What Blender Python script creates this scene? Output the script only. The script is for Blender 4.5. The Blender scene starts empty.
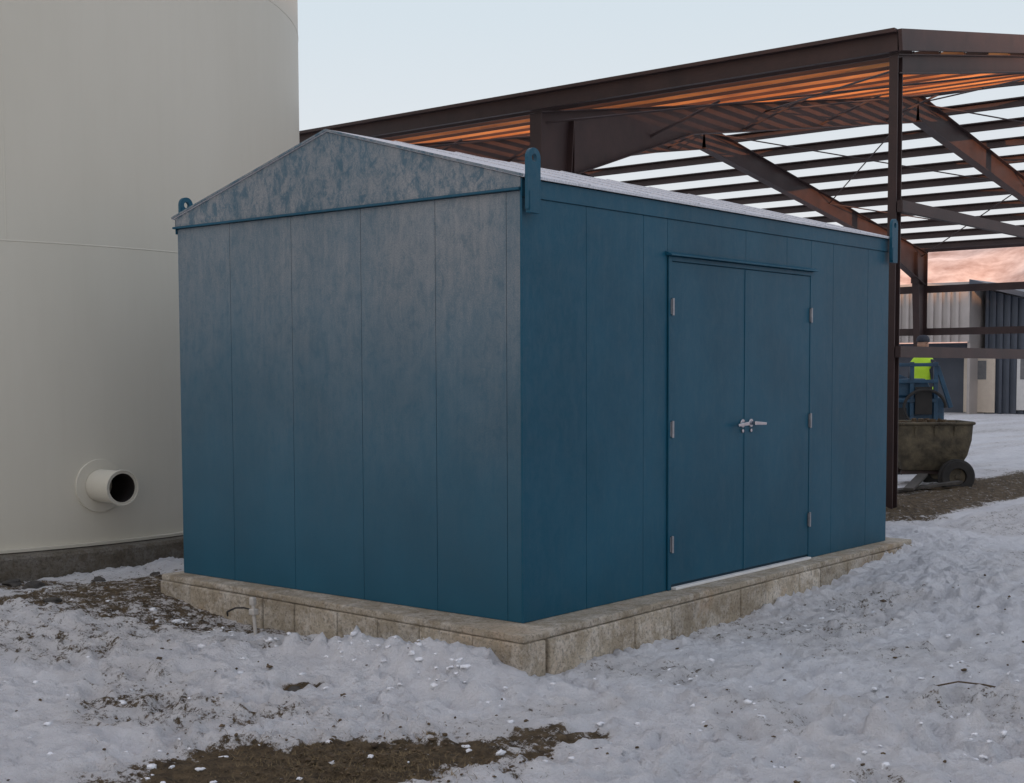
import bpy, bmesh, math, random
import numpy as np
from mathutils import Vector, Matrix
from mathutils import noise as mn
random.seed(7)
scene=bpy.context.scene
scene.view_settings.view_transform='Standard'
try: scene.view_settings.look='None'
except: pass
scene.view_settings.exposure=0
COL=bpy.context.collection
# ------------------------------------------------ camera
CAM=dict(F=1356.9,yaw=0.695,pitch=-0.061,roll=-0.004,cy=454.1,p=(4.843,-5.903,1.43))
yaw,pitch,roll=CAM['yaw'],CAM['pitch'],CAM['roll']
f_=np.array([-math.sin(yaw)*math.cos(pitch),math.cos(yaw)*math.cos(pitch),math.sin(pitch)])
r_=np.array([math.cos(yaw),math.sin(yaw),0.]); u_=np.cross(r_,f_)
R_,U_,F_=r_*math.cos(roll)+u_*math.sin(roll), -r_*math.sin(roll)+u_*math.cos(roll), f_
cd=bpy.data.cameras.new("camera"); cam=bpy.data.objects.new("camera",cd); COL.objects.link(cam)
cd.sensor_fit='HORIZONTAL'; cd.sensor_width=36; cd.lens=CAM['F']*36/1024; cd.shift_y=(CAM['cy']-391.5)/1024
cd.clip_start=0.05; cd.clip_end=3000
cam.matrix_world=Matrix(((R_[0],U_[0],-F_[0],CAM['p'][0]),(R_[1],U_[1],-F_[1],CAM['p'][1]),(R_[2],U_[2],-F_[2],CAM['p'][2]),(0,0,0,1))); scene.camera=cam
# ------------------------------------------------ materials
def newmat(name):
    m=bpy.data.materials.new(name); m.use_nodes=True; nt=m.node_tree
    return m,nt,nt.nodes['Principled BSDF']
def N(nt,t,**k):
    n=nt.nodes.new(t)
    for a,b in k.items(): setattr(n,a,b)
    return n
def noise(nt,vec,scale,detail=4,rough=.55,dist=0):
    n=N(nt,'ShaderNodeTexNoise'); n.inputs['Scale'].default_value=scale; n.inputs['Detail'].default_value=detail
    n.inputs['Roughness'].default_value=rough; n.inputs['Distortion'].default_value=dist
    nt.links.new(vec,n.inputs['Vector']); return n.outputs['Fac']
def mapping(nt,vec,sc):
    n=N(nt,'ShaderNodeMapping'); n.inputs['Scale'].default_value=sc; nt.links.new(vec,n.inputs['Vector']); return n.outputs['Vector']
def ramp(nt,fac,stops):
    n=N(nt,'ShaderNodeValToRGB'); e=n.color_ramp.elements
    while len(e)<len(stops): e.new(.5)
    for i,(p,c) in enumerate(stops):
        e[i].position=p; e[i].color=(c,c,c,1) if isinstance(c,(int,float)) else tuple(c)+(1,)
    nt.links.new(fac,n.inputs['Fac']); return n.outputs['Color']
def mixc(nt,fac,a,b,mode='MIX'):
    n=N(nt,'ShaderNodeMix',data_type='RGBA',blend_type=mode)
    for s,v in ((n.inputs['Factor'],fac),(n.inputs[6],a),(n.inputs[7],b)):
        if isinstance(v,(int,float)): s.default_value=v
        elif isinstance(v,tuple): s.default_value=v+(1,)
        else: nt.links.new(v,s)
    return n.outputs[2]
def math_(nt,op,a,b=0,clamp=False):
    n=N(nt,'ShaderNodeMath',operation=op); n.use_clamp=clamp
    for i,v in enumerate((a,b)):
        if isinstance(v,(int,float)): n.inputs[i].default_value=v
        else: nt.links.new(v,n.inputs[i])
    return n.outputs[0]
def bump(nt,bs,h,strength,dist):
    n=N(nt,'ShaderNodeBump'); n.inputs['Strength'].default_value=strength; n.inputs['Distance'].default_value=dist
    nt.links.new(h,n.inputs['Height']); nt.links.new(n.outputs['Normal'],bs.inputs['Normal'])
def coords(nt): return N(nt,'ShaderNodeTexCoord').outputs['Object']
def simple(name,c1,c2,rough=.6,metal=0,scale=6,b=.2,bd=.01,bscale=40,stretch=(1,1,1)):
    m,nt,bs=newmat(name); v=mapping(nt,coords(nt),stretch)
    f=ramp(nt,noise(nt,v,scale,6,.65),[(.3,0.),(.7,1.)])
    nt.links.new(mixc(nt,f,tuple(c1),tuple(c2)),bs.inputs['Base Color'])
    bs.inputs['Roughness'].default_value=rough; bs.inputs['Metallic'].default_value=metal
    if b: bump(nt,bs,noise(nt,v,bscale,5,.6),b,bd)
    return m
def shedmat(name,kind):
    m,nt,bs=newmat(name); co=coords(nt)
    sep=N(nt,'ShaderNodeSeparateXYZ'); nt.links.new(co,sep.inputs[0]); z=sep.outputs['Z']
    base=mixc(nt,ramp(nt,noise(nt,co,1.3,3),[(.35,0.),(.65,1.)]),(0.003,0.062,0.105),(0.006,0.077,0.128))
    fine=noise(nt,co,120,4,.85); med=noise(nt,mapping(nt,co,(1,1,.6)),12,10,.8,.4)
    big=noise(nt,mapping(nt,co,(1,1,.35)),1.8,3,.5,.4)
    drip=noise(nt,mapping(nt,co,(9,9,.9)),3,6,.7)
    if kind=='gable':
        g=ramp(nt,math_(nt,'MULTIPLY',z,1/2.5),[(0,.0),(.3,.10),(.55,.32),(.8,.78),(1,1.)])  # frost builds up the wall, with sky sheen also put into its colour
        a=ramp(nt,med,[(.38,.5),(.5,.85),(.6,1.)])
        f=math_(nt,'MULTIPLY',g,a); f=math_(nt,'MULTIPLY',f,ramp(nt,big,[(.34,.65),(.5,.95),(.7,1.05)]))
        f=math_(nt,'MULTIPLY',f,ramp(nt,drip,[(.35,.82),(.6,1.08)]))
        f=math_(nt,'MULTIPLY',f,ramp(nt,math_(nt,'ADD',math_(nt,'MULTIPLY',sep.outputs['X'],1/3.2),1.),[(0,.78),(.6,1.),(1,1.12)]))
        k=.66
    elif kind=='tri':
        a=ramp(nt,med,[(.42,.25),(.50,.75),(.56,1.)]); f=math_(nt,'MULTIPLY',a,ramp(nt,big,[(.38,.7),(.55,1.)])); k=.70
    elif kind=='roof':
        a=ramp(nt,med,[(.3,.75),(.5,1.)]); f=a; k=.97
    else:
        a=math_(nt,'MULTIPLY',ramp(nt,drip,[(.36,.45),(.66,1.)]),ramp(nt,med,[(.42,.15),(.60,1.)])); g=ramp(nt,math_(nt,'MULTIPLY',z,1/2.5),[(0,.5),(1,.9)])
        f=math_(nt,'MULTIPLY',a,g); k=.085
    f=math_(nt,'MULTIPLY',f,ramp(nt,fine,[(.38,.6),(.62,1.2)])); f=math_(nt,'MULTIPLY',f,k,True)
    col=mixc(nt,f,base,(0.35,0.33,0.315) if kind!='roof' else (.64,.64,.67))
    nt.links.new(col,bs.inputs['Base Color'])
    r=math_(nt,'ADD',math_(nt,'MULTIPLY',f,.35),.36 if kind=='gable' else .42,True); nt.links.new(r,bs.inputs['Roughness'])
    bs.inputs['Specular IOR Level'].default_value=.38 if kind in('gable','tri') else .18
    h=math_(nt,'ADD',math_(nt,'MULTIPLY',fine,.08),math_(nt,'ADD',math_(nt,'MULTIPLY',big,.8),math_(nt,'MULTIPLY',med,.15)))
    bump(nt,bs,h,.3 if kind!='roof' else .1,.03)
    return m
M_gable=shedmat("shed_gable_paint",'gable'); M_tri=shedmat("shed_frosted_paint",'tri'); M_side=shedmat("shed_side_paint",'side'); M_roof=shedmat("shed_roof_frost",'roof')
M_dark=simple("dark_gap",(.003,.03,.055),(.005,.036,.062),.8,b=0)
M_galv=simple("galvanised_steel",(.22,.23,.25),(.34,.34,.36),.4,.6,20,.1)
M_rod=simple("weathered_galvanised_rod",(.36,.34,.31),(.5,.47,.43),.6,.1,20,.1)
M_chrome=simple("chromed_handle",(.38,.38,.41),(.5,.5,.53),.25,.95,20,0)
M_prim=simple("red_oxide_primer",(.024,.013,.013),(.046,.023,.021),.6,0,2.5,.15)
M_or=[simple("purlin_painted_sun_streaks",c1,c2,.55,0,2.2,.15,stretch=(.25,2,2)) for c1,c2 in (((.12,.042,.02),(.58,.23,.07)),((.03,.016,.014),(.07,.028,.02)),((.20,.07,.03),(.7,.31,.11)),((.04,.02,.016),(.15,.055,.03)))]  # low sun on the purlins put into their colour as orange and dark streaks
def concmat(name,mul):
    m,nt,bs=newmat(name); co=coords(nt)
    a=ramp(nt,noise(nt,mapping(nt,co,(1,1,2)),2.6,7,.7),[(.35,0.),(.62,1.)])
    c=mixc(nt,a,(.37,.30,.21),(.60,.52,.40))
    c=mixc(nt,ramp(nt,noise(nt,co,7,8,.78),[(.46,0.),(.60,.8)]),c,(.80,.74,.65))
    c=mixc(nt,ramp(nt,noise(nt,co,1.7,4,.7),[(.52,0.),(.66,.6)]),c,(.52,.36,.21))
    c=mixc(nt,ramp(nt,noise(nt,co,50,4,.75),[(.36,.6),(.5,0.)]),c,(.16,.135,.11))
    at=N(nt,'ShaderNodeAttribute',attribute_name="tint").outputs['Fac']
    t=ramp(nt,at,[(0,.64*mul),(1,1.22*mul)])
    c=mixc(nt,1.,c,t,'MULTIPLY')
    nt.links.new(c,bs.inputs['Base Color']); bs.inputs['Roughness'].default_value=.9
    bump(nt,bs,noise(nt,co,20,10,.78),1.,.045); return m
M_conc=concmat("concrete_blocks",1.); M_ring=concmat("dark_concrete_ring",.5)
m,nt,bs=newmat("tank_off_white_paint"); co=coords(nt)
a=ramp(nt,noise(nt,mapping(nt,co,(1,1,.4)),.8,5,.6),[(.3,0.),(.75,1.)])
c=mixc(nt,a,(.55,.52,.435),(.60,.57,.485))
c=mixc(nt,ramp(nt,noise(nt,mapping(nt,co,(4,4,.3)),3,4,.6),[(.5,0.),(.9,.15)]),c,(.46,.42,.34))
nt.links.new(c,bs.inputs['Base Color']); bs.inputs['Roughness'].default_value=.5
bump(nt,bs,noise(nt,co,1.1,3),.12,.03); M_tank=m
M_rock=simple("dark_stone",(.03,.028,.026),(.09,.08,.07),.9,0,9,.6,.02,20)
M_soil=simple("frozen_soil",(.05,.034,.021),(.13,.09,.05),.95,0,9,.6,.02,20)
M_snow=simple("snow",(.70,.71,.74),(.86,.87,.90),.8,0,5,.6,.02,60)
M_rubber=simple("black_rubber",(.012,.012,.012),(.03,.028,.026),.8)
M_tub=simple("muddy_tan_steel",(.03,.026,.02),(.15,.125,.08),.85,0,5,.6,.03,10)
M_blue2=simple("machine_blue_paint",(.008,.035,.07),(.015,.08,.15),.5)
M_ribs=simple("grey_ribbed_siding",(.38,.35,.33),(.46,.42,.40),.5,.1,1.5)
M_slate=simple("slate_blue_siding",(.06,.075,.10),(.085,.10,.13),.5,.1,1.5)
M_white=simple("white_paint",(.6,.6,.6),(.72,.72,.7),.5)
M_glass=simple("dark_window",(.12,.13,.14),(.2,.2,.2),.15,b=0)
M_door=simple("grey_beige_door",(.60,.52,.43),(.68,.6,.5),.5)
M_vest=simple("hi_vis_yellow_green",(.45,.75,.03),(.6,.9,.05),.7)
M_cloth=simple("dark_work_clothes",(.02,.025,.04),(.05,.055,.07),.9)
M_skin=simple("skin",(.35,.2,.14),(.42,.25,.18),.6)
M_bore=simple("dark_pipe_bore",(.006,.005,.005),(.025,.015,.012),.9)  # near-black lining of the tank nozzle
# ------------------------------------------------ mesh builder
class B:
    def __init__(s): s.v=[]; s.f=[]
    def hexa(s,c):
        i=len(s.v); s.v+= [tuple(p) for p in c]
        s.f+=[(i,i+3,i+2,i+1),(i+4,i+5,i+6,i+7),(i,i+1,i+5,i+4),(i+1,i+2,i+6,i+5),(i+2,i+3,i+7,i+6),(i+3,i,i+4,i+7)]
    def box(s,x0,x1,y0,y1,z0,z1):
        s.hexa([(x0,y0,z0),(x1,y0,z0),(x1,y1,z0),(x0,y1,z0),(x0,y0,z1),(x1,y0,z1),(x1,y1,z1),(x0,y1,z1)])
    def prism(s,poly,off):
        i=len(s.v); n=len(poly); off=Vector(off)
        s.v+=[tuple(p) for p in poly]+[tuple(Vector(p)+off) for p in poly]
        s.f+=[tuple(range(i+n-1,i-1,-1)),tuple(range(i+n,i+2*n))]
        for k in range(n): s.f.append((i+k,i+(k+1)%n,i+n+(k+1)%n,i+n+k))
    def bar(s,p0,p1,up,side0,side1,h0,h1,h0b=None,h1b=None):
        p0=Vector(p0);p1=Vector(p1); d=(p1-p0).normalized(); u=Vector(up); u=(u-d*u.dot(d)).normalized(); sd=d.cross(u)
        if h0b is None:h0b=h0
        if h1b is None:h1b=h1
        q=[]
        for p,a,b in ((p0,h0,h1),(p1,h0b,h1b)):
            q+=[p+sd*side0+u*a,p+sd*side1+u*a,p+sd*side1+u*b,p+sd*side0+u*b]
        s.hexa(q)
    def ibeam(s,p0,p1,up,d0,d1,bf,tf=.012,tw=.01):
        s.bar(p0,p1,up,-bf/2,bf/2,-tf,0)
        s.bar(p0,p1,up,-tw/2,tw/2,-d0+tf,-tf,-d1+tf,-tf)
        s.bar(p0,p1,up,-bf/2,bf/2,-d0,-d0+tf,-d1,-d1+tf)
    def cyl(s,p0,p1,r0,r1=None,n=16,cap=True):
        if r1 is None:r1=r0
        p0=Vector(p0);p1=Vector(p1); d=(p1-p0).normalized(); a=d.orthogonal().normalized(); b=d.cross(a); i=len(s.v)
        for p,r in((p0,r0),(p1,r1)):
            for k in range(n):
                t=2*math.pi*k/n; s.v.append(tuple(p+a*r*math.cos(t)+b*r*math.sin(t)))
        for k in range(n): s.f.append((i+k,i+(k+1)%n,i+n+(k+1)%n,i+n+k))
        if cap: s.f+=[tuple(range(i+n-1,i-1,-1)),tuple(range(i+n,i+2*n))]
    def tube(s,p0,p1,ro,ri,n=32):
        p0=Vector(p0);p1=Vector(p1); d=(p1-p0).normalized(); a=d.orthogonal().normalized(); b=d.cross(a); i=len(s.v)
        for p,r in((p0,ro),(p1,ro),(p1,ri),(p0,ri)):
            for k in range(n):
                t=2*math.pi*k/n; s.v.append(tuple(p+a*r*math.cos(t)+b*r*math.sin(t)))
        for j in range(4):
            for k in range(n):
                s.f.append((i+j*n+k,i+j*n+(k+1)%n,i+((j+1)%4)*n+(k+1)%n,i+((j+1)%4)*n+k))
    def obj(s,name,mat,parent=None,bevel=0,smooth=False,seg=2,tint=None):
        me=bpy.data.meshes.new(name); me.from_pydata(s.v,[],s.f); me.validate(); me.update()
        bm=bmesh.new(); bm.from_mesh(me); bmesh.ops.recalc_face_normals(bm,faces=bm.faces); bm.to_mesh(me); bm.free()
        if tint is not None:
            at=me.attributes.new("tint",'FLOAT','POINT')
            at.data.foreach_set("value",[tint[i//8] if len(tint)>1 else tint[0] for i in range(len(me.vertices))])
        o=bpy.data.objects.new(name,me); COL.objects.link(o); me.materials.append(mat)
        if parent: o.parent=parent
        if smooth:
            for p in me.polygons: p.use_smooth = True
            md=o.modifiers.new("es",'EDGE_SPLIT'); md.split_angle=math.radians(35)
        if bevel:
            md=o.modifiers.new("bevel",'BEVEL'); md.width=bevel; md.segments=seg; md.limit_method='ANGLE'
        return o
def root(name,label,cat,loc=(0,0,0),rz=0,group=None,sc=1):
    e=bpy.data.objects.new(name,None); e.empty_display_size=.3; COL.objects.link(e); e.location=loc; e.rotation_euler=(0,0,rz); e.scale=(sc,sc,sc)
    e["label"]=label; e["category"]=cat
    if group: e["group"]=group
    return e
def top(o,label,cat,group=None):
    o["label"]=label; o["category"]=cat
    if group:o["group"]=group
    return o
# ------------------------------------------------ ground
def vnoise(x,y,seed):
    xi=np.floor(x).astype(np.int64); yi=np.floor(y).astype(np.int64); fx=x-xi; fy=y-yi
    def h(a,b):
        n=(a*374761393+b*668265263+seed*974711)&0x7fffffff
        n=((n^(n>>13))*1274126177)&0x7fffffff
        return ((n^(n>>16))&0xffff)/65535.
    u=fx*fx*fx*(fx*(fx*6-15)+10); v=fy*fy*fy*(fy*(fy*6-15)+10)
    return (h(xi,yi)*(1-u)+h(xi+1,yi)*u)*(1-v)+(h(xi,yi+1)*(1-u)+h(xi+1,yi+1)*u)*v
def fbm(x,y,s,o=4,seed=1,g=.5):
    t=0;a=1;w=0
    for k in range(o):
        c,sn=math.cos(k*.7),math.sin(k*.7)
        t=t+a*vnoise((x*c-y*sn)*s+17*k,(x*sn+y*c)*s-9*k,seed+k); w+=a; a*=g; s*=2.03
    return t/w
def S(a,b,x):
    t=np.clip((x-a)/(b-a),0,1); return t*t*(3-2*t)
def camxy(px,Dd):
    l=(px-512)/1357*Dd; return 4.843-.64*Dd+.768*l,-5.903+.768*Dd+.64*l
CX,CY,TR=-9.2,0.81,4.26
def base_h(x,y):
    b=-.28+.17*np.maximum(S(-2.2,-3.6,x),S(1.2,5.2,y))-.07*S(-3.7,-4.4,x)*S(3.5,2.5,y)
    b=b+.045*S(-1.6,-.5,y)*S(.4,-.3,x)*S(-3.8,-2.4,x)
    b=b+.15*np.exp(-(((x+.04)/.38)**2+((y+.45)/.22)**2))+.10*np.exp(-(((x+.75)/.45)**2+((y+.45)/.22)**2))
    return b
def full_h(x,y):
    d=np.hypot(x-1,y); fade=1/(1+(d/14)**2)
    h=base_h(x,y)
    flat=1-.6*np.exp(-(((x+3.6)/1.1)**2+((y+.3)/.9)**2))
    fade=fade*flat
    n1=fbm(x,y,1.1,4,3)-.5
    m=S(.40,.60,fbm(x,y,1.2,3,77)); wx=x+.14*fbm(x,y,7,3,8); wy=y+.14*fbm(x,y,7,3,18)
    rg=1-np.abs(2*fbm(wx,wy,3.6,4,11,.6)-1)*2.6
    rg2=1-np.abs(2*fbm(wx,wy,9.5,3,31,.65)-1)*2.6
    h=h+n1*.10*fade+np.clip(rg,-.7,1)*.034*fade*(.25+.75*m)+np.clip(rg2,-.7,1)*.027*fade*(.3+.7*m)+(fbm(x,y,20,3,91,.7)-.5)*.055*fade
    for (fx,fy,an,dp) in FOOT:
        k=(np.abs(x-fx)<.4)&(np.abs(y-fy)<.4)
        if not k.any(): continue
        xx=x[k];yy=y[k]
        u=(xx-fx)*math.cos(an)+(yy-fy)*math.sin(an); v=-(xx-fx)*math.sin(an)+(yy-fy)*math.cos(an)
        r=(u/.15)**2+(v/.065)**2
        h[k]+=-dp*np.exp(-r**2)+dp*.35*np.exp(-((r-2.2)/.9)**2)
    for (fx,fy,rr,hh) in LUMP:
        k=(np.abs(x-fx)<rr*2.5)&(np.abs(y-fy)<rr*2.5)
        if not k.any(): continue
        r=np.hypot(x[k]-fx,y[k]-fy)/rr*(1+.9*(fbm(x[k],y[k],16,2,5)-.5)); h[k]+=hh*np.exp(-r**4)
    return h
FOOT=[];LUMP=[]
r2=random.Random(3)
for path in (((3.2,-1.5),(.9,4.2)),((2.5,-2.8),(1.2,1.2)),((-3.8,-2.2),(1.6,-1.0)),((4.2,1.0),(1.0,6.5)),((1.5,-3.2),(-2.5,-1.2)),((4.5,-1.0),(2.2,5.5)),((0.8,-.9),(1.2,4.6)),((3.,-2.),(-1.,-2.2)),((-4,-1.2),(-.6,-1.3)),((2.2,-2.3),(4.2,2.)),((1.8,-1.2),(.7,3.)),((-3.,-1.8),(1.2,-1.6)),((1.2,-2.6),(2.6,1.2))):
    (ax,ay),(bx,by)=path; L=math.hypot(bx-ax,by-ay); n=int(L/.34); an=math.atan2(by-ay,bx-ax)
    for i in range(n):
        t=(i+.5)/n; s=.12*(1 if i%2 else -1)
        FOOT.append((ax+(bx-ax)*t-math.sin(an)*s+r2.uniform(-.09,.09),ay+(by-ay)*t+math.cos(an)*s+r2.uniform(-.09,.09),an+r2.uniform(-.35,.35),r2.uniform(.03,.06)))
for k in range(30):
    x,y=camxy(r2.gauss(885,55),r2.gauss(6.55,.3)); LUMP.append((x,y,r2.uniform(.03,.09),r2.uniform(.02,.05)))
for k in range(40):
    x=r2.uniform(-1.6,.5); LUMP.append((x,-.38-.045*(x+3.2)+r2.uniform(-.2,.0),r2.uniform(.03,.07),r2.uniform(.015,.045)))
for k in range(280):
    x,y=camxy(r2.uniform(0,1024),r2.uniform(5.7,10)); LUMP.append((x,y,r2.uniform(.025,.06),r2.uniform(-.03,.03)))
def axis(lo,hi,st,far):
    c=list(np.arange(lo,hi+1e-6,st)); s=st;p=hi
    while p<far: s*=1.16; p+=s; c.append(p)
    s=st;p=lo
    while p>-far: s*=1.16; p-=s; c.insert(0,p)
    return np.array(c)
xs=axis(-5.5,5.0,.02,900); ys=axis(-3.4,6.0,.02,900)
X,Y=np.meshgrid(xs,ys); Z=full_h(X,Y)
dx=X-4.843;dy=Y+5.903; D=dx*-.64+dy*.768; Lt=dx*.768+dy*.64
wob=(fbm(X,Y,2.2,5,5,.6)-.5)
dirt=np.zeros_like(X)
def spot(D0,L0,rD,rL,amp=1.,wb=1.6):
    global dirt
    r=np.sqrt(((D-D0)/rD)**2+((Lt-L0)/rL)**2)+wob*wb
    dirt=np.maximum(dirt,amp*(1-S(.6,1.25,r)))
spot(5.80,-.74,.54,.88,1.05,1.3); spot(6.3,.2,.18,.25,.8); spot(9.75,-2.85,.8,1.1,.75); spot(9.1,-2.2,.6,1.0,.66); spot(8.75,-1.75,.3,.9,.66); spot(7.2,-1.18,.1,.16,.9); spot(7.0,-1.9,.2,.4,.6)
spot(10.4,-3.9,.3,.8,.7); spot(8.3,-3.,.4,1.,.5); spot(6.6,-1.6,.3,.8,.5); spot(7.6,.7,.3,.9,.4); spot(8.2,-1.3,.15,.8,.5)
band=(1-S(.55,1.0,np.abs(X+1.35+wob*.8)))*S(5.6,7.0,Y); dirt=np.maximum(dirt,.9*band)
dirt=np.maximum(dirt,.5*S(.6,.75,fbm(X,Y,.35,3,44))*S(9,12,Y))
dirt=np.maximum(dirt,.42*S(.46,.66,fbm(X,Y,1.3,5,64)))
kf=np.clip(dirt-.25,0,1)*.75*(D<13)
Z=Z*(1-kf)+(base_h(X,Y)-.035+(fbm(X,Y,20,3,12,.6)-.5)*.03)*kf
def gz(x,y):
    i=min(max(np.searchsorted(xs,x),0),len(xs)-1); j=min(max(np.searchsorted(ys,y),0),len(ys)-1); return float(Z[j,i])
ins=(X>-3.1)&(X<.05)&(Y>-.05)&(Y<4.95); Z=np.where(ins,-.4,Z)
Z=np.where(np.hypot(X-CX,Y-CY)<TR+.05,-.4,Z)
nv=len(xs)*len(ys); co3=np.stack([X,Y,Z],-1).reshape(-1,3)
nx,ny=len(xs),len(ys); idx=np.arange(nv).reshape(ny,nx)
faces=np.stack([idx[:-1,:-1],idx[:-1,1:],idx[1:,1:],idx[1:,:-1]],-1).reshape(-1,4)
me=bpy.data.meshes.new("ground"); me.vertices.add(nv); me.vertices.foreach_set("co",co3.ravel())
me.loops.add(faces.size); me.loops.foreach_set("vertex_index",faces.ravel().astype(np.int32))
me.polygons.add(len(faces)); me.polygons.foreach_set("loop_start",np.arange(0,faces.size,4,dtype=np.int32)); me.polygons.foreach_set("loop_total",np.full(len(faces),4,dtype=np.int32))
me.polygons.foreach_set("use_smooth",np.ones(len(faces),dtype=bool)); me.update(calc_edges=True)
at=me.attributes.new("dirt",'FLOAT','POINT'); at.data.foreach_set("value",dirt.ravel().astype(np.float32))
ground=bpy.data.objects.new("ground",me); COL.objects.link(ground); ground["kind"]="structure"
m,nt,bs=newmat("snow_and_mud"); co=coords(nt)
A=N(nt,'ShaderNodeAttribute',attribute_name="dirt").outputs['Fac']
nf=noise(nt,co,11,9,.75); n2=noise(nt,co,50,5,.75)
f=math_(nt,'ADD',A,math_(nt,'MULTIPLY',math_(nt,'SUBTRACT',nf,.5),2.0)); f=math_(nt,'ADD',f,math_(nt,'MULTIPLY',math_(nt,'SUBTRACT',n2,.5),1.2))
f=ramp(nt,f,[(.52,0.),(.72,1.)])
snow=mixc(nt,ramp(nt,noise(nt,co,3.5,8,.7),[(.35,0.),(.58,1.)]),(.80,.80,.83),(.94,.94,.965))
snow=mixc(nt,ramp(nt,noise(nt,co,28,8,.8),[(.56,0.),(.70,.55)]),snow,(.50,.475,.465))
snow=mixc(nt,math_(nt,'MULTIPLY',A,.45),snow,(.5,.43,.35))
soil=mixc(nt,ramp(nt,noise(nt,co,14,8,.75),[(.35,0.),(.65,1.)]),(.040,.027,.015),(.19,.135,.075))
nt.links.new(mixc(nt,f,snow,soil),bs.inputs['Base Color']); bs.inputs['Roughness'].default_value=.8
bs.inputs['Specular IOR Level'].default_value=.3
h=math_(nt,'ADD',noise(nt,co,15,10,.74),math_(nt,'MULTIPLY',noise(nt,co,70,5,.7),.5)); bump(nt,bs,h,1.,.06)
me.materials.append(m)
def hill(name,y0,yc,y1,hc,x0,x1,seed,mat,rough,sc=.012):
    xs=np.linspace(x0,x1,260); ts=np.linspace(0,1,30); v=[];f=[]
    for t in ts:
        y=y0+(y1-y0)*t; tc=(yc-y0)/(y1-y0); k=t/tc if t<tc else (1-t)/(1-tc); k=max(0,k)**.8
        nn=fbm(xs,np.full_like(xs,y),sc,5,seed)-.5
        for x,n in zip(xs,nn): v.append((x,y,-.5+hc*k*(1+rough*n)))
    n=len(xs)
    for j in range(len(ts)-1):
        for i in range(n-1): f.append((j*n+i,j*n+i+1,(j+1)*n+i+1,(j+1)*n+i))
    b=B(); b.v=v;b.f=f; o=b.obj(name,mat)
    for p in o.data.polygons:p.use_smooth=True
    o["kind"]="structure"; return o
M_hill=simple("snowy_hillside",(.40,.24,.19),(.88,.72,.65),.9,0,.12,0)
hill("hill",270,350,480,34,-800,500,3,M_hill,.7,.02)
hill("sun_blocker_ridge",-200,-300,-420,16.75,-500,1100,8,M_hill,.02)  # unseen ridge added behind the camera to keep the sun off low parts
# ------------------------------------------------ foundation slab
fd=root("concrete_foundation","low tan-grey concrete block foundation slab under the blue shed","foundation")
b=B(); slab=[(-3.23,-.13),(.24,-.29),(.13,5.03),(-3.22,5.03)]
b.prism([(x,y,-.045) for x,y in slab],(0,0,.043)); b.obj("slab",M_conc,fd,.010,tint=[.55])
def blocks(p0,p1,n,inset,thick):
    p0=Vector(p0);p1=Vector(p1); d=(p1-p0).normalized(); nrm=Vector((d.y,-d.x,0)); L=(p1-p0).length/n; b=B()
    cuts=[0]+[L*(i+1)+(random.uniform(-.05,.05) if i<n-1 else 0) for i in range(n)]
    for i in range(n):
        a=p0+d*(cuts[i]+.002)-nrm*(inset+random.uniform(-.010,.006)); c=p0+d*(cuts[i+1]-.002)-nrm*(inset+random.uniform(-.010,.006))
        q=[]; zt=-.0465-random.uniform(0,.003)
        for z in(-.5,zt):
            for p in (a,c,c-nrm*thick,a-nrm*thick): q.append((p.x,p.y,z))
        b.hexa(q)
    return b
for (p0,p1,n) in (((-3.23,-.13,0),(.24,-.29,0),9),((.24,-.07,0),(.13,5.03,0),12),((.13,5.03,0),(-3.22,5.03,0),8),((-3.22,4.8,0),(-3.23,.1,0),12)):
    blocks(p0,p1,n,-.004,.2).obj("block_course",M_conc,fd,.010,tint=[.3+.7*random.random() for k in range(n)])
# ------------------------------------------------ shed
W,L=3.143,4.794
shed=root("storage_shed","blue frosted metal equipment shed with double doors on concrete slab","shed")
b=B(); b.box(-W+.004,-.004,.004,L-.004,.0,2.43); b.obj("wall_core",M_dark,shed)
g=.0014
def px_(xs_,y0,y1,z0,z1,name,mat):
    b=B()
    for a,c in zip(xs_[:-1],xs_[1:]): b.box(a+g,c-g,y0,y1,z0,z1)
    return b.obj(name,mat,shed,.0018)
def py_(yy,x0,x1,z0,z1,name,mat):
    b=B()
    for a,c in zip(yy[:-1],yy[1:]): b.box(x0,x1,a+g,c-g,z0,z1)
    return b.obj(name,mat,shed,.0018)
px_([-W,-2.567,-1.94,-1.293,-.663,-.115,-.012+.003],-.0,.02,.0,2.437,"gable_wall",M_gable)
px_([-W,-2.5,-1.9,-1.3,-.7,-.0],L-.02,L,.0,2.437,"rear_wall",M_side)
D1,D2,DH=1.506,3.395,2.13
py_([0.,.6,1.2,D1-.034],-.02,0,0,2.40,"side_wall",M_side)
py_([D2+.034,3.79,4.4,L],-.02,0,0,2.40,"side_wall",M_side)
py_([D1-.034,2.46,3.05,D2+.034],-.02,0,DH+.032,2.40,"wall_header",M_side)
py_([0.022,.6,1.2,1.8,2.4,3.0,3.6,4.2,L-.02],-W,-W+.02,0,2.437,"side_wall",M_side)
b=B(); b.box(-.012,.004,-.004,-.0005,0.0,2.437); b.obj("corner_trim",M_side,shed,.002)
fr=B(); fr.box(.001,.014,D1-.036,D1-.001,0,DH+.034); fr.box(.001,.014,D2+.001,D2+.036,0,DH+.034); fr.box(.001,.014,D1-.001,D2+.001,DH+.004,DH+.034)
fo=fr.obj("door_frame",M_side,shed,.003)
b=B(); b.prism([(.0015,D1-.06,DH+.036),(.05,D1-.06,DH+.036),(.05,D1-.06,DH+.044),(.0015,D1-.06,DH+.065)],(0,D2-D1+.12,0)); b.obj("drip_cap",M_side,fo,.002)
b=B(); b.box(.004,.045,D1+.01,D2-.01,.0,.018); b.obj("threshold",M_white,fo,.003)
mid=(D1+D2)/2
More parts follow.
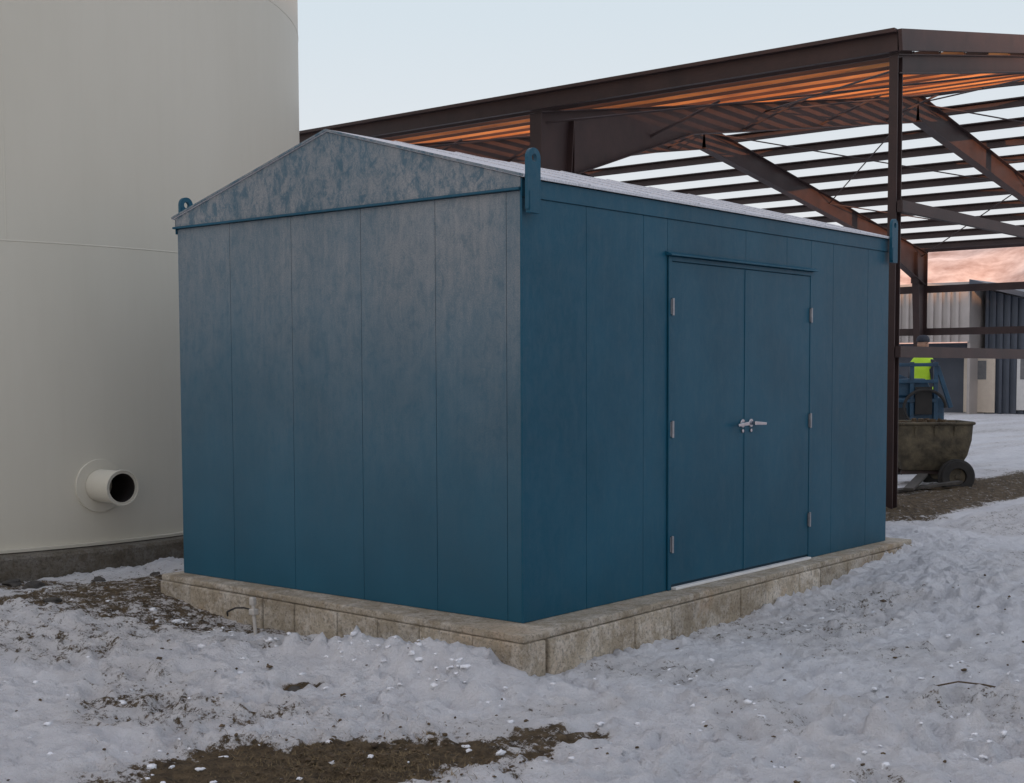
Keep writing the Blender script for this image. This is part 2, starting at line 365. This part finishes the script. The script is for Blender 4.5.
def door(y0,y1,hy,sgn):
    b=B(); b.box(-.003,.010,y0+.002,y1-.002,.034,DH); d=b.obj("door",M_side,shed,.003)
    if sgn>0:
        b=B(); b.box(.0105,.014,y1-.02,y1+.016,.034,DH-.002); b.obj("astragal",M_side,d,.001)
    for z in(1.84,1.05,.30):
        b=B(); yh=y0-.002 if sgn>0 else y1+.002
        b.cyl((.024,yh,z-.055),(.024,yh,z+.055),.009,n=12); b.box(.0145,.018,yh-.016,yh+.016,z-.048,z+.048); b.obj("hinge",M_galv,d,.001)
    b=B(); z=1.05
    b.cyl((.0145,hy,z+.01),(.022,hy,z+.01),.030,n=24); b.cyl((.016,hy,z+.01),(.060,hy,z+.01),.013,n=14)
    b.bar((.056,hy+sgn*.018,z+.010),(.062,hy-sgn*.135,z+.002),(0,0,1),-.008,.008,-.014,.014,-.010,.010)
    b.obj("handle",M_chrome,d,.005)
    b=B(); b.cyl((.0145,hy,z-.042),(.023,hy,z-.042),.013,n=16); b.obj("lock_cylinder",M_chrome,d,.002)
    return d
door(D1,mid,mid-.05,1); door(mid,D2,mid+.065,-1)
HR=2.946
for x0,x1_ in((.0005,.008),(-W-.008,-W-.0005)):
    b=B(); b.box(x0,x1_,-.012,L+.012,2.402,2.503); b.obj("eave_fascia",M_side,shed,.002)
b=B(); b.box(-W-.02,.0,-.03,-.001,2.438,2.453); b.obj("gable_ledge",M_side,shed,.003)
for y0 in(-.012,L-.01):
    b=B(); b.prism([(-W-.01,y0,2.455),(-.001,y0,2.455),(-.001,y0,2.510),(-W/2,y0,HR-.012),(-W-.01,y0,2.510)],(0,.02,0)); b.obj("gable_panel",M_tri,shed,.002)
th=.018
for sx in(1,-1):
    xe=.03 if sx>0 else -W-.03; xr=-W/2
    b=B(); b.prism([(xe,-.022,2.504),(xr,-.022,HR-.010),(xr,-.022,HR+th-.012),(xe,-.022,2.504+th)],(0,L+.044,0))
    r=b.obj("roof",M_roof,shed,.003)
    for k in range(1,8):
        b=B(); y=.0+k*(L/8)
        b.bar((xe,y,2.505+th),(xr,y,HR+th-.012),(0,0,1),-.01,.01,-.004,.006)
        b.obj("standing_seam",M_roof,r,.002)
    b=B(); b.bar((xe,-.026,2.504+th*.5),(xr,-.026,HR+th*.5-.012),(0,0,1),-.003,.0025,-.004,.010); b.obj("rake_trim",M_tri,r,.001)
def lug(x,y,zb=2.33):
    b=B(); t=.012; w=.055; zc=2.615; hr=.022; sg=24
    for k in range(sg):
        a0=2*math.pi*k/sg;a1=2*math.pi*(k+1)/sg
        def outer(a):
            c,s=math.cos(a),math.sin(a)
            if s>=0: return (y+w*c,zc+w*s)
            m=max(abs(c),abs(s)); return (y+w*c/m,zc+w*s/m)
        q0=outer(a0);q1=outer(a1); i0_=(y+hr*math.cos(a0),zc+hr*math.sin(a0)); i1_=(y+hr*math.cos(a1),zc+hr*math.sin(a1))
        b.hexa([(x-t,)+q0,(x-t,)+q1,(x-t,)+i1_,(x-t,)+i0_,(x+t,)+q0,(x+t,)+q1,(x+t,)+i1_,(x+t,)+i0_])
    b.box(x-t,x+t,y-w,y+w,zb,zc-w)
    b.box(x-t*1.3,x+t*1.3,y-w*.8,y+w*.8,zb-.02,zb+.1)
    b.obj("lifting_lug",M_side,shed)
lug(.047,.04); lug(.047,L-.02); lug(-W-.02,.09,2.49); lug(-W-.047,L-.02)
# ------------------------------------------------ tank
tank=root("storage_tank","tall off-white cylindrical steel tank with flanged nozzle","tank",(CX,CY,0))
def ring_profile(pts,n=180):
    b=B(); k=len(pts)
    for j in range(n):
        a=2*math.pi*j/n
        for r,z in pts: b.v.append((r*math.cos(a),r*math.sin(a),z))
    for j in range(n):
        for i in range(k-1):
            b.f.append((j*k+i,((j+1)%n)*k+i,((j+1)%n)*k+i+1,j*k+i+1))
    return b
H=12.2
ring_profile([(TR,0.0),(TR,H)],260).obj("tank_shell",M_tank,tank,smooth=True)
ring_profile([(TR,H),(TR+.06,H+.001),(TR+.06,H+.04),(.02,H+.9)],260).obj("tank_roof",M_tank,tank,smooth=True)
for zz in (2.47,5.0,7.5,10.0):
    ring_profile([(TR-.002,zz-.008),(TR+.003,zz-.003),(TR+.003,zz+.003),(TR-.002,zz+.008)],260).obj("weld_seam",M_tank,tank)
for (a,z0,z1) in ((-.24,2.49,4.98),(.05,5.02,7.48),(-.9,0.02,2.45),(-1.3,2.49,4.98)):
    b=B(); c,s=math.cos(a),math.sin(a); b.bar(((TR-.002)*c,(TR-.002)*s,z0),((TR-.002)*c,(TR-.002)*s,z1),(c,s,0),-.006,.006,0,.004)
    b.obj("weld_seam",M_tank,tank,.002)
ring_profile([(TR-.02,.035),(TR+.05,.035),(TR+.05,.012),(TR-.02,.012)],240).obj("base_chime",M_tank,tank)
ring_profile([(TR-.3,.004),(TR+.20,.004),(TR+.22,-.02),(TR+.22,-.6)],200).obj("ring_foundation",M_ring,tank,smooth=True)
nz=Vector((math.cos(-.070),math.sin(-.070),0)); zc=Vector((0,0,.50))
noz=B(); noz.tube(nz*(TR-.1)+zc,nz*(TR+.36)+zc,.135,.118,40); nzo=noz.obj("nozzle",M_tank,tank,.004,smooth=True)
b=B(); b.tube(nz*(TR-.05)+zc,nz*(TR+.016)+zc,.22,.136,48); b.obj("reinforcing_pad",M_tank,nzo,.003)
b=B(); b.tube(nz*(TR+.345)+zc,nz*(TR+.366)+zc,.147,.1355,48); b.obj("flange",M_tank,nzo,.003)
b=B(); b.tube(nz*(TR-.05)+zc,nz*(TR+.35)+zc,.1175,.113,40); b.cyl(nz*(TR-.04)+zc,nz*(TR-.03)+zc,.115,n=40); b.obj("bore",M_bore,nzo)
# ------------------------------------------------ steel frame building
x1,y1,ro,He,sp,WW,Hr=-1.33,7.78,0.0,4.94,4.82,23.6,6.92
sf=root("steel_building_frame","unfinished open red-brown steel building frame with exposed purlins","building",(x1,y1,0),ro)
NB=5
P=lambda i,y,z:Vector((-sp*i,y,z))
half=WW/2; pit=(Hr-He)/half; zr=lambda y:He+pit*min(y,WW-y)
GZ=-.15
for i in range(NB+1):
    light=(i==0)
    for side in(0,1):
        b=B(); y=0 if side==0 else WW; s=1 if side==0 else -1
        d0,d1=(.13,.13) if light else (.28,.7)
        b.ibeam(P(i,y,GZ),P(i,y,He-.225),(0,-s,0),d0,d1,.095 if light else .19,.014)
        b.box(-sp*i-.15,-sp*i+.15,min(y-s*.05,y+s*(d0+.08)),max(y-s*.05,y+s*(d0+.08)),GZ+.02,GZ+.045)
        if not light: b.box(-sp*i-.09,-sp*i+.09,min(y+s*.70,y+s*.716),max(y+s*.70,y+s*.716),He-1.1,He-.32)
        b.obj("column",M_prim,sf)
        b=B(); q=lambda t:y+s*half*t
        zs=lambda t:He-.21+(Hr-He)*t
        if light: b.ibeam(P(i,q(0),zs(0)),P(i,q(1),zs(1)),(0,0,1),.2,.2,.12,.012,.014)
        else:
            b.ibeam(P(i,q(.0),zs(0)),P(i,q(.3),zs(.3)),(0,0,1),.92,.42,.2,.012,.018); b.ibeam(P(i,q(.3),zs(.3)),P(i,q(1),zs(1)),(0,0,1),.42,.5,.2,.012,.018)
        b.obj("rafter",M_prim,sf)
def cee(b,y,z,pitch,s,dep=.2,fl=.065,t=.006):
    up=Vector((0,-pitch*s,1)).normalized(); up_h=Vector((0,s*1,pitch)).normalized()
    a=Vector((.05,y,z));c=Vector((-sp*NB-.25,y,z))
    def hx(o1,o2,u1,u2):
        q=[]
        for p in(a,c):
            q+=[p+up_h*o1+up*u1,p+up_h*o2+up*u1,p+up_h*o2+up*u2,p+up_h*o1+up*u2]
        b.hexa(q)
    hx(0,t,0,dep); hx(t,fl,0,t); hx(t,fl,dep-t,dep); hx(fl-t,fl,t,.025); hx(fl-t,fl,dep-.025,dep-t)
for side in(0,1):
    npur=int(half/(.72 if side==0 else 1.12))
    for k in range(npur+1):
        yy=.35+k*(half-.5)/npur; y=yy if side==0 else WW-yy; s=1 if side==0 else -1
        b=B(); cee(b,y,He-.205+pit*yy,pit,s,.062 if side==0 else .18)
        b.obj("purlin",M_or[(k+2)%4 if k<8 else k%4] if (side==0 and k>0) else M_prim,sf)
for side in(0,1):
    y=0 if side==0 else WW; s=1 if side==0 else -1
    b=B(); b.bar((.07,y-s*.03,He),(-sp*NB-.3,y-s*.03,He),(0,0,1),-.035,.035,-.19,.0)
    b.bar((.07,y-s*.1,He+.01),(-sp*NB-.3,y-s*.1,He+.01),(0,0,1),-.05,.11,-.02,.02)
    b.obj("eave_strut",M_prim,sf)
    b=B(); b.bar((.11,y-s*.1,He-.01),(.11,y+s*half,Hr-.01),(0,0,1),-.02,.02,-.19,.03); b.obj("rake_beam",M_prim,sf)
for z in(1.62,3.15):
    b=B(); b.bar((.09,-.0,z),(.09,WW,z),(0,0,1),-.03,.03,-.06,.06); b.obj("girt",M_prim,sf)
for z in(2.5,3.7):
    b=B(); b.bar((.2,WW+.05,z),(-sp*NB,WW+.05,z),(0,0,1),-.035,.035,-.1,.1); b.obj("girt",M_prim,sf)
b=B(); b.ibeam(P(0,half,GZ),P(0,half,zr(half)-.3),(0,-1,0),.2,.2,.14); b.obj("column",M_prim,sf)
def rod(a,c,r=.014):
    b=B(); b.cyl(a,c,r,n=8); b.obj("brace_rod",M_prim,sf)
for (i,j) in((0,1),(1,2),(3,4)):
    for (ya,yb) in((.2,half*.5),(half*.5,half),(half,half*1.5),(half*1.5,WW-.2)):
        rod(P(i,ya,zr(ya)-.35),P(j,yb,zr(yb)-.35)); rod(P(j,ya,zr(ya)-.35),P(i,yb,zr(yb)-.35))
for k in(1,2,3,4):
    for i in(1,2):
        yy=half*.22*k; rod(P(i,yy,zr(yy)-.62),P(i-.2,yy+.3,zr(yy)-.2),.02); rod(P(i,yy,zr(yy)-.62),P(i+.2,yy+.3,zr(yy)-.2),.02)
rod(P(0,WW,.2),P(1,WW,He-.5)); rod(P(1,WW,.2),P(0,WW,He-.5))
# ------------------------------------------------ distant buildings
def ribwall(x0,x1_,y,z0,z1,z1b=None,pitch=.3):
    b=B(); n=int((x1_-x0)/pitch); 
    if z1b is None:z1b=z1
    Z1=lambda x:z1+(z1b-z1)*(x-x0)/(x1_-x0)
    def q(a,c,yf,yb): b.hexa([(a,yf,z0),(c,yf,z0),(c,yb,z0),(a,yb,z0),(a,yf,Z1(a)),(c,yf,Z1(c)),(c,yb,Z1(c)),(a,yb,Z1(a))])
    q(x0,x1_,y,y+.1)
    for k in range(n): a=x0+k*pitch+.05; q(a,a+.1,y-.09,y-.001)
    return b
gb=root("metal_building","grey ribbed metal building with wide open bay behind frame","building",(-19.5,40,-.12))
ribwall(-7.5,6.5,0,2.5,4.45).obj("upper_wall",M_ribs,gb)
ribwall(-7.5,-4,.0,0,2.498).obj("lower_wall",M_ribs,gb)
b=B(); b.box(-4,6.38,1.5,1.6,0,2.49); b.obj("rear_wall",M_slate,gb)
for a,c in((-7.5,-7.4),(6.4,6.5)):
    b=B(); b.box(a,c,.11,10,0,4.44); b.obj("side_wall",M_ribs,gb)
b=B(); b.prism([(-7.6,-.15,4.46),(-7.6,5,4.5),(-7.6,10.3,4.46),(-7.6,10.3,4.52),(-7.6,5,4.58),(-7.6,-.15,4.54)],(14.2,0,0)); b.obj("roof",M_ribs,gb)
bb=root("workshop_building","slate-blue workshop with pale door and sloping roof edge","building",(-12.85,41,-.12))
ribwall(.02,5.5,0,0,4.3,2.85,.25).obj("wall",M_slate,bb)
b=B(); b.prism([(-.1,-1.2,4.44),(5.9,-1.2,2.85),(5.9,-1.2,2.99),(-.1,-1.2,4.62)],(0,9,0)); b.obj("roof",M_slate,bb)
for a,c,zt in((.02,.12,4.2),(5.4,5.5,2.8)):
    b=B(); b.box(a,c,.12,8,0,zt); b.obj("side_wall",M_slate,bb)
b=B(); b.box(-.65,.45,-.16,-.1,.05,2.1); d=b.obj("door",M_door,bb,.01)
b=B(); b.box(-.38,.15,-.175,-.1615,1.2,1.85); b.obj("door_window",M_glass,d)
for xx in(1.2,3.4):
    b=B(); b.box(xx,xx+1.0,-.16,-.1,.15,2.05); w_=b.obj("window",M_white,bb,.01)
    b=B(); b.box(xx+.12,xx+.88,-.17,-.1615,1.2,1.9); b.obj("window_pane",M_glass,w_)
# ------------------------------------------------ trailer
tc=root("tub_trailer","muddy tan steel hopper trailer with one axle on snow","trailer",(-2.27,10.99,-.12),math.radians(38),sc=.88)
b=B()
secs=((.30,.38,.24),(.33,.42,.27),(.52,.50,.38),(.74,.54,.43),(.98,.55,.44))
def oval(z,a,w,n=36):
    out=[]
    for k in range(n):
        t=2*math.pi*k/n; c,s=math.cos(t),math.sin(t); e=.16
        out.append((a*math.copysign(abs(c)**e,c)+.03*z,w*math.copysign(abs(s)**e,s),z))
    return out
n=36
for (z,a,w) in secs: b.v+=oval(z,a,w)
for (z,a,w) in reversed(secs): b.v+=oval(z+(.02 if z<.9 else 0),a-.02,w-.02)
K=len(secs)*2
for j in range(K-1):
    for k in range(n): b.f.append((j*n+k,j*n+(k+1)%n,(j+1)*n+(k+1)%n,(j+1)*n+k))
b.f.append(tuple(range(n-1,-1,-1))); b.f.append(tuple(range((K-1)*n,K*n)))
tb=b.obj("tub",M_tub,tc,smooth=True)
b=B(); ov=oval(.985,.56,.45)
for k in range(n): b.cyl(ov[k],ov[(k+1)%n],.022,n=8)
for x in(-.26,.02,.30): b.bar((x,-.30,.45),(x,-.445,.95),(0,-1,0),-.02,.02,.0,.035)
b.obj("rim",M_tub,tb)
b=B()
for k in range(70):
    t=random.uniform(0,6.28); r=random.random()**.5; x,y=.44*r*math.cos(t),.34*r*math.sin(t); b.cyl((x,y,.7),(x+random.uniform(-.05,.05),y+random.uniform(-.05,.05),.99+.05*(1-r)+random.uniform(-.04,.03)),random.uniform(.06,.1),random.uniform(.02,.05),n=7)
b.obj("load",M_soil,tb)
b=B(); b.box(-.4,.4,-.2,-.14,.24,.295); b.box(-.4,.4,.14,.2,.24,.295); b.cyl((.28,-.5,.22),(.28,.5,.22),.025,n=10)
b.bar((-.4,0,.30),(-1.25,0,.3),(0,0,1),-.035,.035,-.03,.03); b.cyl((-1.1,0,.3),(-1.1,0,.02),.025,n=8); b.box(-1.16,-1.04,-.06,.06,0,.02); b.obj("chassis",M_prim,tc,.004)
for y in(-.52,.52):
    b=B()
    for k,(r,wd) in enumerate(((.25,.06),(.23,.09))):b.tube((.30,y-wd,.23),(.30,y+wd,.23),r,.12,28)
    w_=b.obj("wheel",M_rubber,tc,.01)
    b=B(); b.cyl((.30,y-.04,.23),(.30,y+.04,.23),.119,n=24); b.cyl((.30,y-.06,.23),(.30,y+.06,.23),.035,n=12); b.obj("rim",M_tub,w_,.004)
x,y=camxy(915,16.6)
rt=root("board_stack","dark weathered boards lying askew on the snow near trailer","boards",(x,y,-.12),math.radians(70))
for k,(ox,rz) in enumerate(((0,.1),(.12,-.25),(-.13,.3),(.03,.6))):
    b=B(); c,s=math.cos(rz),math.sin(rz); z=.02+.035*k
    b.bar((ox-.55*c,-.55*s,z),(ox+.55*c,.55*s,z+.10*(k%2)),(0,0,1),-.06,.06,-.016,.016); b.obj("board",M_rock,rt,.003)
# ------------------------------------------------ blue machine
mc=root("blue_machine","blue mast lift machine with ladder frame and hoses on wheels","machine",(-3.46,13.25,-.12),math.radians(35))
b=B(); b.box(-.5,.42,-.3,.3,.25,1.15); b.prism([(-.5,-.29,1.152),(.3,-.29,1.152),(.15,-.29,1.42),(-.4,-.29,1.42)],(0,.58,0)); b.obj("engine_housing",M_blue2,mc,.03)
b=B(); b.box(-.45,.55,.45,1.45,.0,.26); b.obj("platform",M_blue2,mc,.01)
b=B()
for x in(-.42,-.06,.28): b.box(x-.03,x+.03,-.36,-.31,.2,1.66)
for z in(.5,.8,1.1,1.38,1.62): b.box(-.42,.31,-.37,-.34,z-.025,z+.025)
b.bar((.3,-.33,1.6),(.5,-.33,1.0),(0,1,0),-.03,.03,-.03,.03); b.bar((-.38,-.33,1.5),(.25,.2,1.25),(0,0,1),-.04,.04,-.04,.04)
b.obj("mast",M_blue2,mc,.006)
b=B(); b.box(-.02,.22,-.40,-.375,.9,1.3); b.box(-.36,-.14,-.40,-.375,.6,1.0); b.obj("control_panel",M_rubber,mc,.006)
b=B()
for k in range(20):
    t0=k/20*math.pi*1.3;t1=(k+1)/20*math.pi*1.3
    b.cyl((.1+.3*math.cos(t0),-.44-.02*k*.2,1.0+.26*math.sin(t0)),(.1+.3*math.cos(t1),-.44-.02*(k+1)*.2,1.0+.26*math.sin(t1)),.022,n=8)
b.obj("hose",M_rubber,mc)
for x in(-.32,.32):
    for y in(-.42,.36):
        b=B(); b.tube((x,y-.05,.2),(x,y+.05,.2),.2,.1,24); w_=b.obj("wheel",M_rubber,mc,.01)
        b=B(); b.cyl((x,y-.03,.2),(x,y+.03,.2),.099,n=18); b.obj("rim",M_galv,w_)
# ------------------------------------------------ person
pe=root("person","standing person in hi-vis yellow-green vest and dark knit cap","person",(-3.72,14.27,.12),math.radians(-25))
def skin(name,joints,edges,mat,parent,rootv=0,sub=2):
    me=bpy.data.meshes.new(name); me.from_pydata([j[:3] for j in joints],edges,[]); me.update()
    o=bpy.data.objects.new(name,me); COL.objects.link(o); o.parent=parent
    md=o.modifiers.new("skin",'SKIN'); sv=me.skin_vertices[0].data
    for k,j in enumerate(joints):
        r=j[3]; sv[k].radius=(r,r) if not isinstance(r,tuple) else r; sv[k].use_root=(k==rootv)
    s=o.modifiers.new("sub",'SUBSURF'); s.levels=sub; s.render_levels=sub
    md.use_smooth_shade=True; me.materials.append(mat); return o
J=[(0,0,.95,.15),(0,0,1.15,.14),(0,0,1.38,.17),(0,0,1.50,.07),(0,-.01,1.58,.06)]
E=[(0,1),(1,2),(2,3),(3,4)]
for s in(-1,1):
    n=len(J); J+=[(s*.1,0,.86,.1),(s*.11,-.02,.48,.065),(s*.12,.02,.10,.05),(s*.13,-.14,.04,.045)]; E+=[(0,n),(n,n+1),(n+1,n+2),(n+2,n+3)]
    n=len(J); J+=[(s*.2,0,1.42,.065),(s*.26,.0,1.14,.05),(s*.24,-.18,.96,.038)]; E+=[(2,n),(n,n+1),(n+1,n+2)]
skin("body",J,E,M_cloth,pe)
for s in(-1,1):
    c=(s*.24,-.18,.96); HJ=[(c[0],c[1],c[2],.035),(c[0],c[1]-.07,c[2]-.03,(.04,.02))]; HE=[(0,1)]
    for k in range(4):
        n=len(HJ); ox=(k-1.5)*.022; ln=(.03,.036,.034,.027)[k]
        HJ+=[(c[0]+ox,c[1]-.10,c[2]-.045,.009),(c[0]+ox,c[1]-.10-ln,c[2]-.065,.009),(c[0]+ox,c[1]-.10-ln*1.5,c[2]-.10,.008)]; HE+=[(1,n),(n,n+1),(n+1,n+2)]
    n=len(HJ); HJ+=[(c[0]-s*.04,c[1]-.04,c[2]-.02,.011),(c[0]-s*.055,c[1]-.08,c[2]-.05,.010)]; HE+=[(0,n),(n,n+1)]
    skin("hand",HJ,HE,M_skin,pe,sub=1)
bm=bmesh.new(); bmesh.ops.create_uvsphere(bm,u_segments=24,v_segments=16,radius=1)
for v in bm.verts:
    x,y,z=v.co; v.co=Vector((x*.075*(1-.18*max(0,-z)),y*.095,z*.12+1.69))
    if y<-.85 and abs(x)<.2 and -.35<z<.05: v.co.y-=.022
    if y<-.6 and .25<abs(x)<.55 and .0<z<.3: v.co.y+=.008
me=bpy.data.meshes.new("head"); bm.to_mesh(me); bm.free(); ho=bpy.data.objects.new("head",me); COL.objects.link(ho); ho.parent=pe; me.materials.append(M_skin)
for p in me.polygons:p.use_smooth=True
for s in(-1,1):
    b=B(); b.cyl((s*.074,.0,1.66),(s*.085,.01,1.72),.02,.014,n=10); b.obj("ear",M_skin,ho,smooth=True)
b=B(); n=24
for j,(r,z) in enumerate(((.102,1.735),(.108,1.75),(.103,1.79),(.085,1.82),(.05,1.838),(.004,1.843))):
    for k in range(n):
        t=2*math.pi*k/n; b.v.append((r*.84*math.cos(t),r*math.sin(t),z))
    if j:
        for k in range(n): b.f.append(((j-1)*n+k,(j-1)*n+(k+1)%n,j*n+(k+1)%n,j*n+k))
b.obj("knit_cap",M_cloth,pe,smooth=True)
b=B(); n=28; prof=((.92,.20,.155),(1.1,.19,.15),(1.3,.225,.16),(1.42,.235,.15),(1.49,.17,.11),(1.53,.08,.08))
for j,(z,rx,ry) in enumerate(prof):
    for k in range(n):
        t=2*math.pi*k/n; b.v.append((rx*math.cos(t),ry*math.sin(t),z))
    if j:
        for k in range(n): b.f.append(((j-1)*n+k,(j-1)*n+(k+1)%n,j*n+(k+1)%n,j*n+k))
b.obj("vest",M_vest,pe,smooth=True)
# ------------------------------------------------ small things
def rock(name,x,y,z,r,mat,sq=.6):
    bm=bmesh.new(); bmesh.ops.create_icosphere(bm,subdivisions=3,radius=r); o_=random.uniform(0,99)
    for v in bm.verts:
        k=1+.5*(mn.noise(v.co*(1.3/r)+Vector((o_,0,0)))); v.co*=k; v.co.z*=sq
    me=bpy.data.meshes.new(name); bm.to_mesh(me); bm.free(); o=bpy.data.objects.new(name,me); COL.objects.link(o); o.location=(x,y,z+r*sq*.25); o.rotation_euler=(0,0,random.uniform(0,6)); me.materials.append(mat)
    return o
for (px,Dd,r) in ((8,10.35,.07),(28,10.25,.075),(48,9.15,.055),(290,7.15,.05),(95,10.4,.05),(152,10.3,.04)):
    x,y=camxy(px,Dd); o=rock("stone",x,y,gz(x,y),r,M_rock,.55); top(o,"dark frozen stone lying on the trampled snow","stone","stones on the snow")
sx,sy=camxy(251,8.5); zz=gz(sx,sy)
st=root("ground_rod","galvanised grounding rod with clamp and loose wire beside foundation","ground rod",(sx,sy,zz))
b=B(); b.cyl((.02,0,-.1),(-.015,.0,.24),.012,n=10); b.obj("rod",M_rod,st,smooth=True)
b=B(); b.box(-.030,.022,-.024,.02,.13,.17); b.box(-.032,.008,-.018,.015,.19,.243); b.obj("clamp",M_rod,st,.008)
b=B(); pts=[Vector((-.02,0,.16)),Vector((-.08,-.02,.17)),Vector((-.16,-.02,.16)),Vector((-.26,.02,.13)),Vector((-.36,.07,.10)),Vector((-.42,.12,.06))]
for a,c in zip(pts[:-1],pts[1:]): b.cyl(a,c,.006,n=6)
b.obj("wire",M_rubber,st)
def scatter(name,n,fn,mat,rr,sink=.1):
    b=B()
    for k in range(n):
        x,y=fn(); r=random.uniform(*rr)*random.uniform(.5,1); z=gz(x,y)
        bm=bmesh.new(); bmesh.ops.create_icosphere(bm,subdivisions=2 if r>.012 else 1,radius=r); off=Vector((random.uniform(0,99),0,0)); i=len(b.v)
        sx_,sy_,sz_=random.uniform(.6,1.4),random.uniform(.6,1.4),random.uniform(.35,.8)
        for v in bm.verts:
            c=v.co*(1+.7*mn.noise(v.co*(1.7/r)+off)); b.v.append((c.x*sx_+x,c.y*sy_+y,c.z*sz_+z+r*sink))
        for f_ in bm.faces: b.f.append(tuple(i+v.index for v in f_.verts))
        bm.free()
    o=b.obj(name,mat); o["kind"]="stuff"
    for p in o.data.polygons: p.use_smooth=True
    return o
def rnd():
    while True:
        Dd=random.uniform(5.5,10); px=random.uniform(-60,1080); x,y=camxy(px,Dd)
        if not(-3.5<x<.33 and -.4<y<5.2): return x,y
def rndw():
    if random.random()<.25: 
        x=random.uniform(-2.6,.45); return x,-.36-.045*(x+3.2)-random.random()*.25
    return rnd()
scatter("snow_clods",500,rndw,M_snow,(.008,.028),-.2)
def rnds():
    if random.random()<.35: return camxy(random.gauss(340,90),random.gauss(5.95,.2))
    if random.random()<.7: return rnd()
    return camxy(random.gauss(120,60),random.gauss(9.5,.4))
scatter("soil_clods",900,rnds,M_soil,(.004,.016))
M_grass=simple("dead_grass",(.11,.08,.038),(.25,.18,.09),.9,b=0)
b=B()
for k in range(6500):
    if k%3: x,y=camxy(random.gauss(345,80),random.gauss(5.85,.22))
    else:
        x,y=camxy(random.gauss(135,60),random.gauss(9.5,.3))
        if (-3.3<x<.3 and -.35<y<5.1): continue
    z=gz(x,y)-.01; a=random.uniform(0,6.28); l=random.uniform(.02,.06); h_=random.uniform(.005,.03); w=.002
    dx,dy=math.cos(a)*l,math.sin(a)*l; i=len(b.v); b.v+=[(x-w*math.sin(a),y+w*math.cos(a),z),(x+w*math.sin(a),y-w*math.cos(a),z),(x+dx,y+dy,z+h_)]; b.f.append((i,i+1,i+2))
o=b.obj("dead_grass",M_grass); o["kind"]="stuff"
x,y=camxy(968,7.1); tw=B(); z=gz(x,y)
tp=[Vector((x-.12,y-.1,z+.01)),Vector((x-.03,y,z+.03)),Vector((x+.08,y+.06,z+.02)),Vector((x+.16,y+.12,z+.0))]
for a,c in zip(tp[:-1],tp[1:]): tw.cyl(a,c,.005,.004,n=6)
tw.cyl(tp[1],tp[1]+Vector((.06,-.07,.02)),.004,.002,n=6)
top(tw.obj("twig",M_soil),"thin dark broken twig lying on the snow","twig")
# ------------------------------------------------ world and sun
w=bpy.data.worlds.new("World"); scene.world=w; w.use_nodes=True; nt=w.node_tree; bg=nt.nodes['Background']
el=math.radians(1.2); sv=Vector((.8,-.6,0)).normalized()*math.cos(el)+Vector((0,0,math.sin(el)))
sky=N(nt,'ShaderNodeTexSky'); sky.sky_type='NISHITA'; sky.sun_disc=False; sky.sun_elevation=el; sky.sun_rotation=math.radians(127)
gen=N(nt,'ShaderNodeTexCoord').outputs['Generated']; sep=N(nt,'ShaderNodeSeparateXYZ'); nt.links.new(gen,sep.inputs[0])
gr=ramp(nt,sep.outputs['Z'],[(0,(.80,.72,.69)),(.09,(.74,.76,.81)),(.25,(.64,.72,.79)),(.6,(.66,.70,.81)),(1,(.70,.75,.90))])
dt=N(nt,'ShaderNodeVectorMath',operation='DOT_PRODUCT'); nt.links.new(gen,dt.inputs[0]); dt.inputs[1].default_value=(-.25,-.95,.18)
gl=math_(nt,'POWER',math_(nt,'MAXIMUM',dt.outputs['Value'],0.),3.)
gr=mixc(nt,1.,gr,mixc(nt,gl,(0.,0.,0.),(.34,.25,.16)),'ADD')
e=mixc(nt,1.,gr,mixc(nt,1.,sky.outputs['Color'],(.03,.03,.03),'MULTIPLY'),'ADD')
nt.links.new(e,bg.inputs['Color']); bg.inputs['Strength'].default_value=1.0
sd=bpy.data.lights.new("sun",'SUN'); so=bpy.data.objects.new("sun",sd); COL.objects.link(so); sd.energy=6; sd.angle=math.radians(.12); sd.color=(1,.5,.22)
so.rotation_euler=sv.to_track_quat('Z','Y').to_euler(); so.location=(5,-8,6)
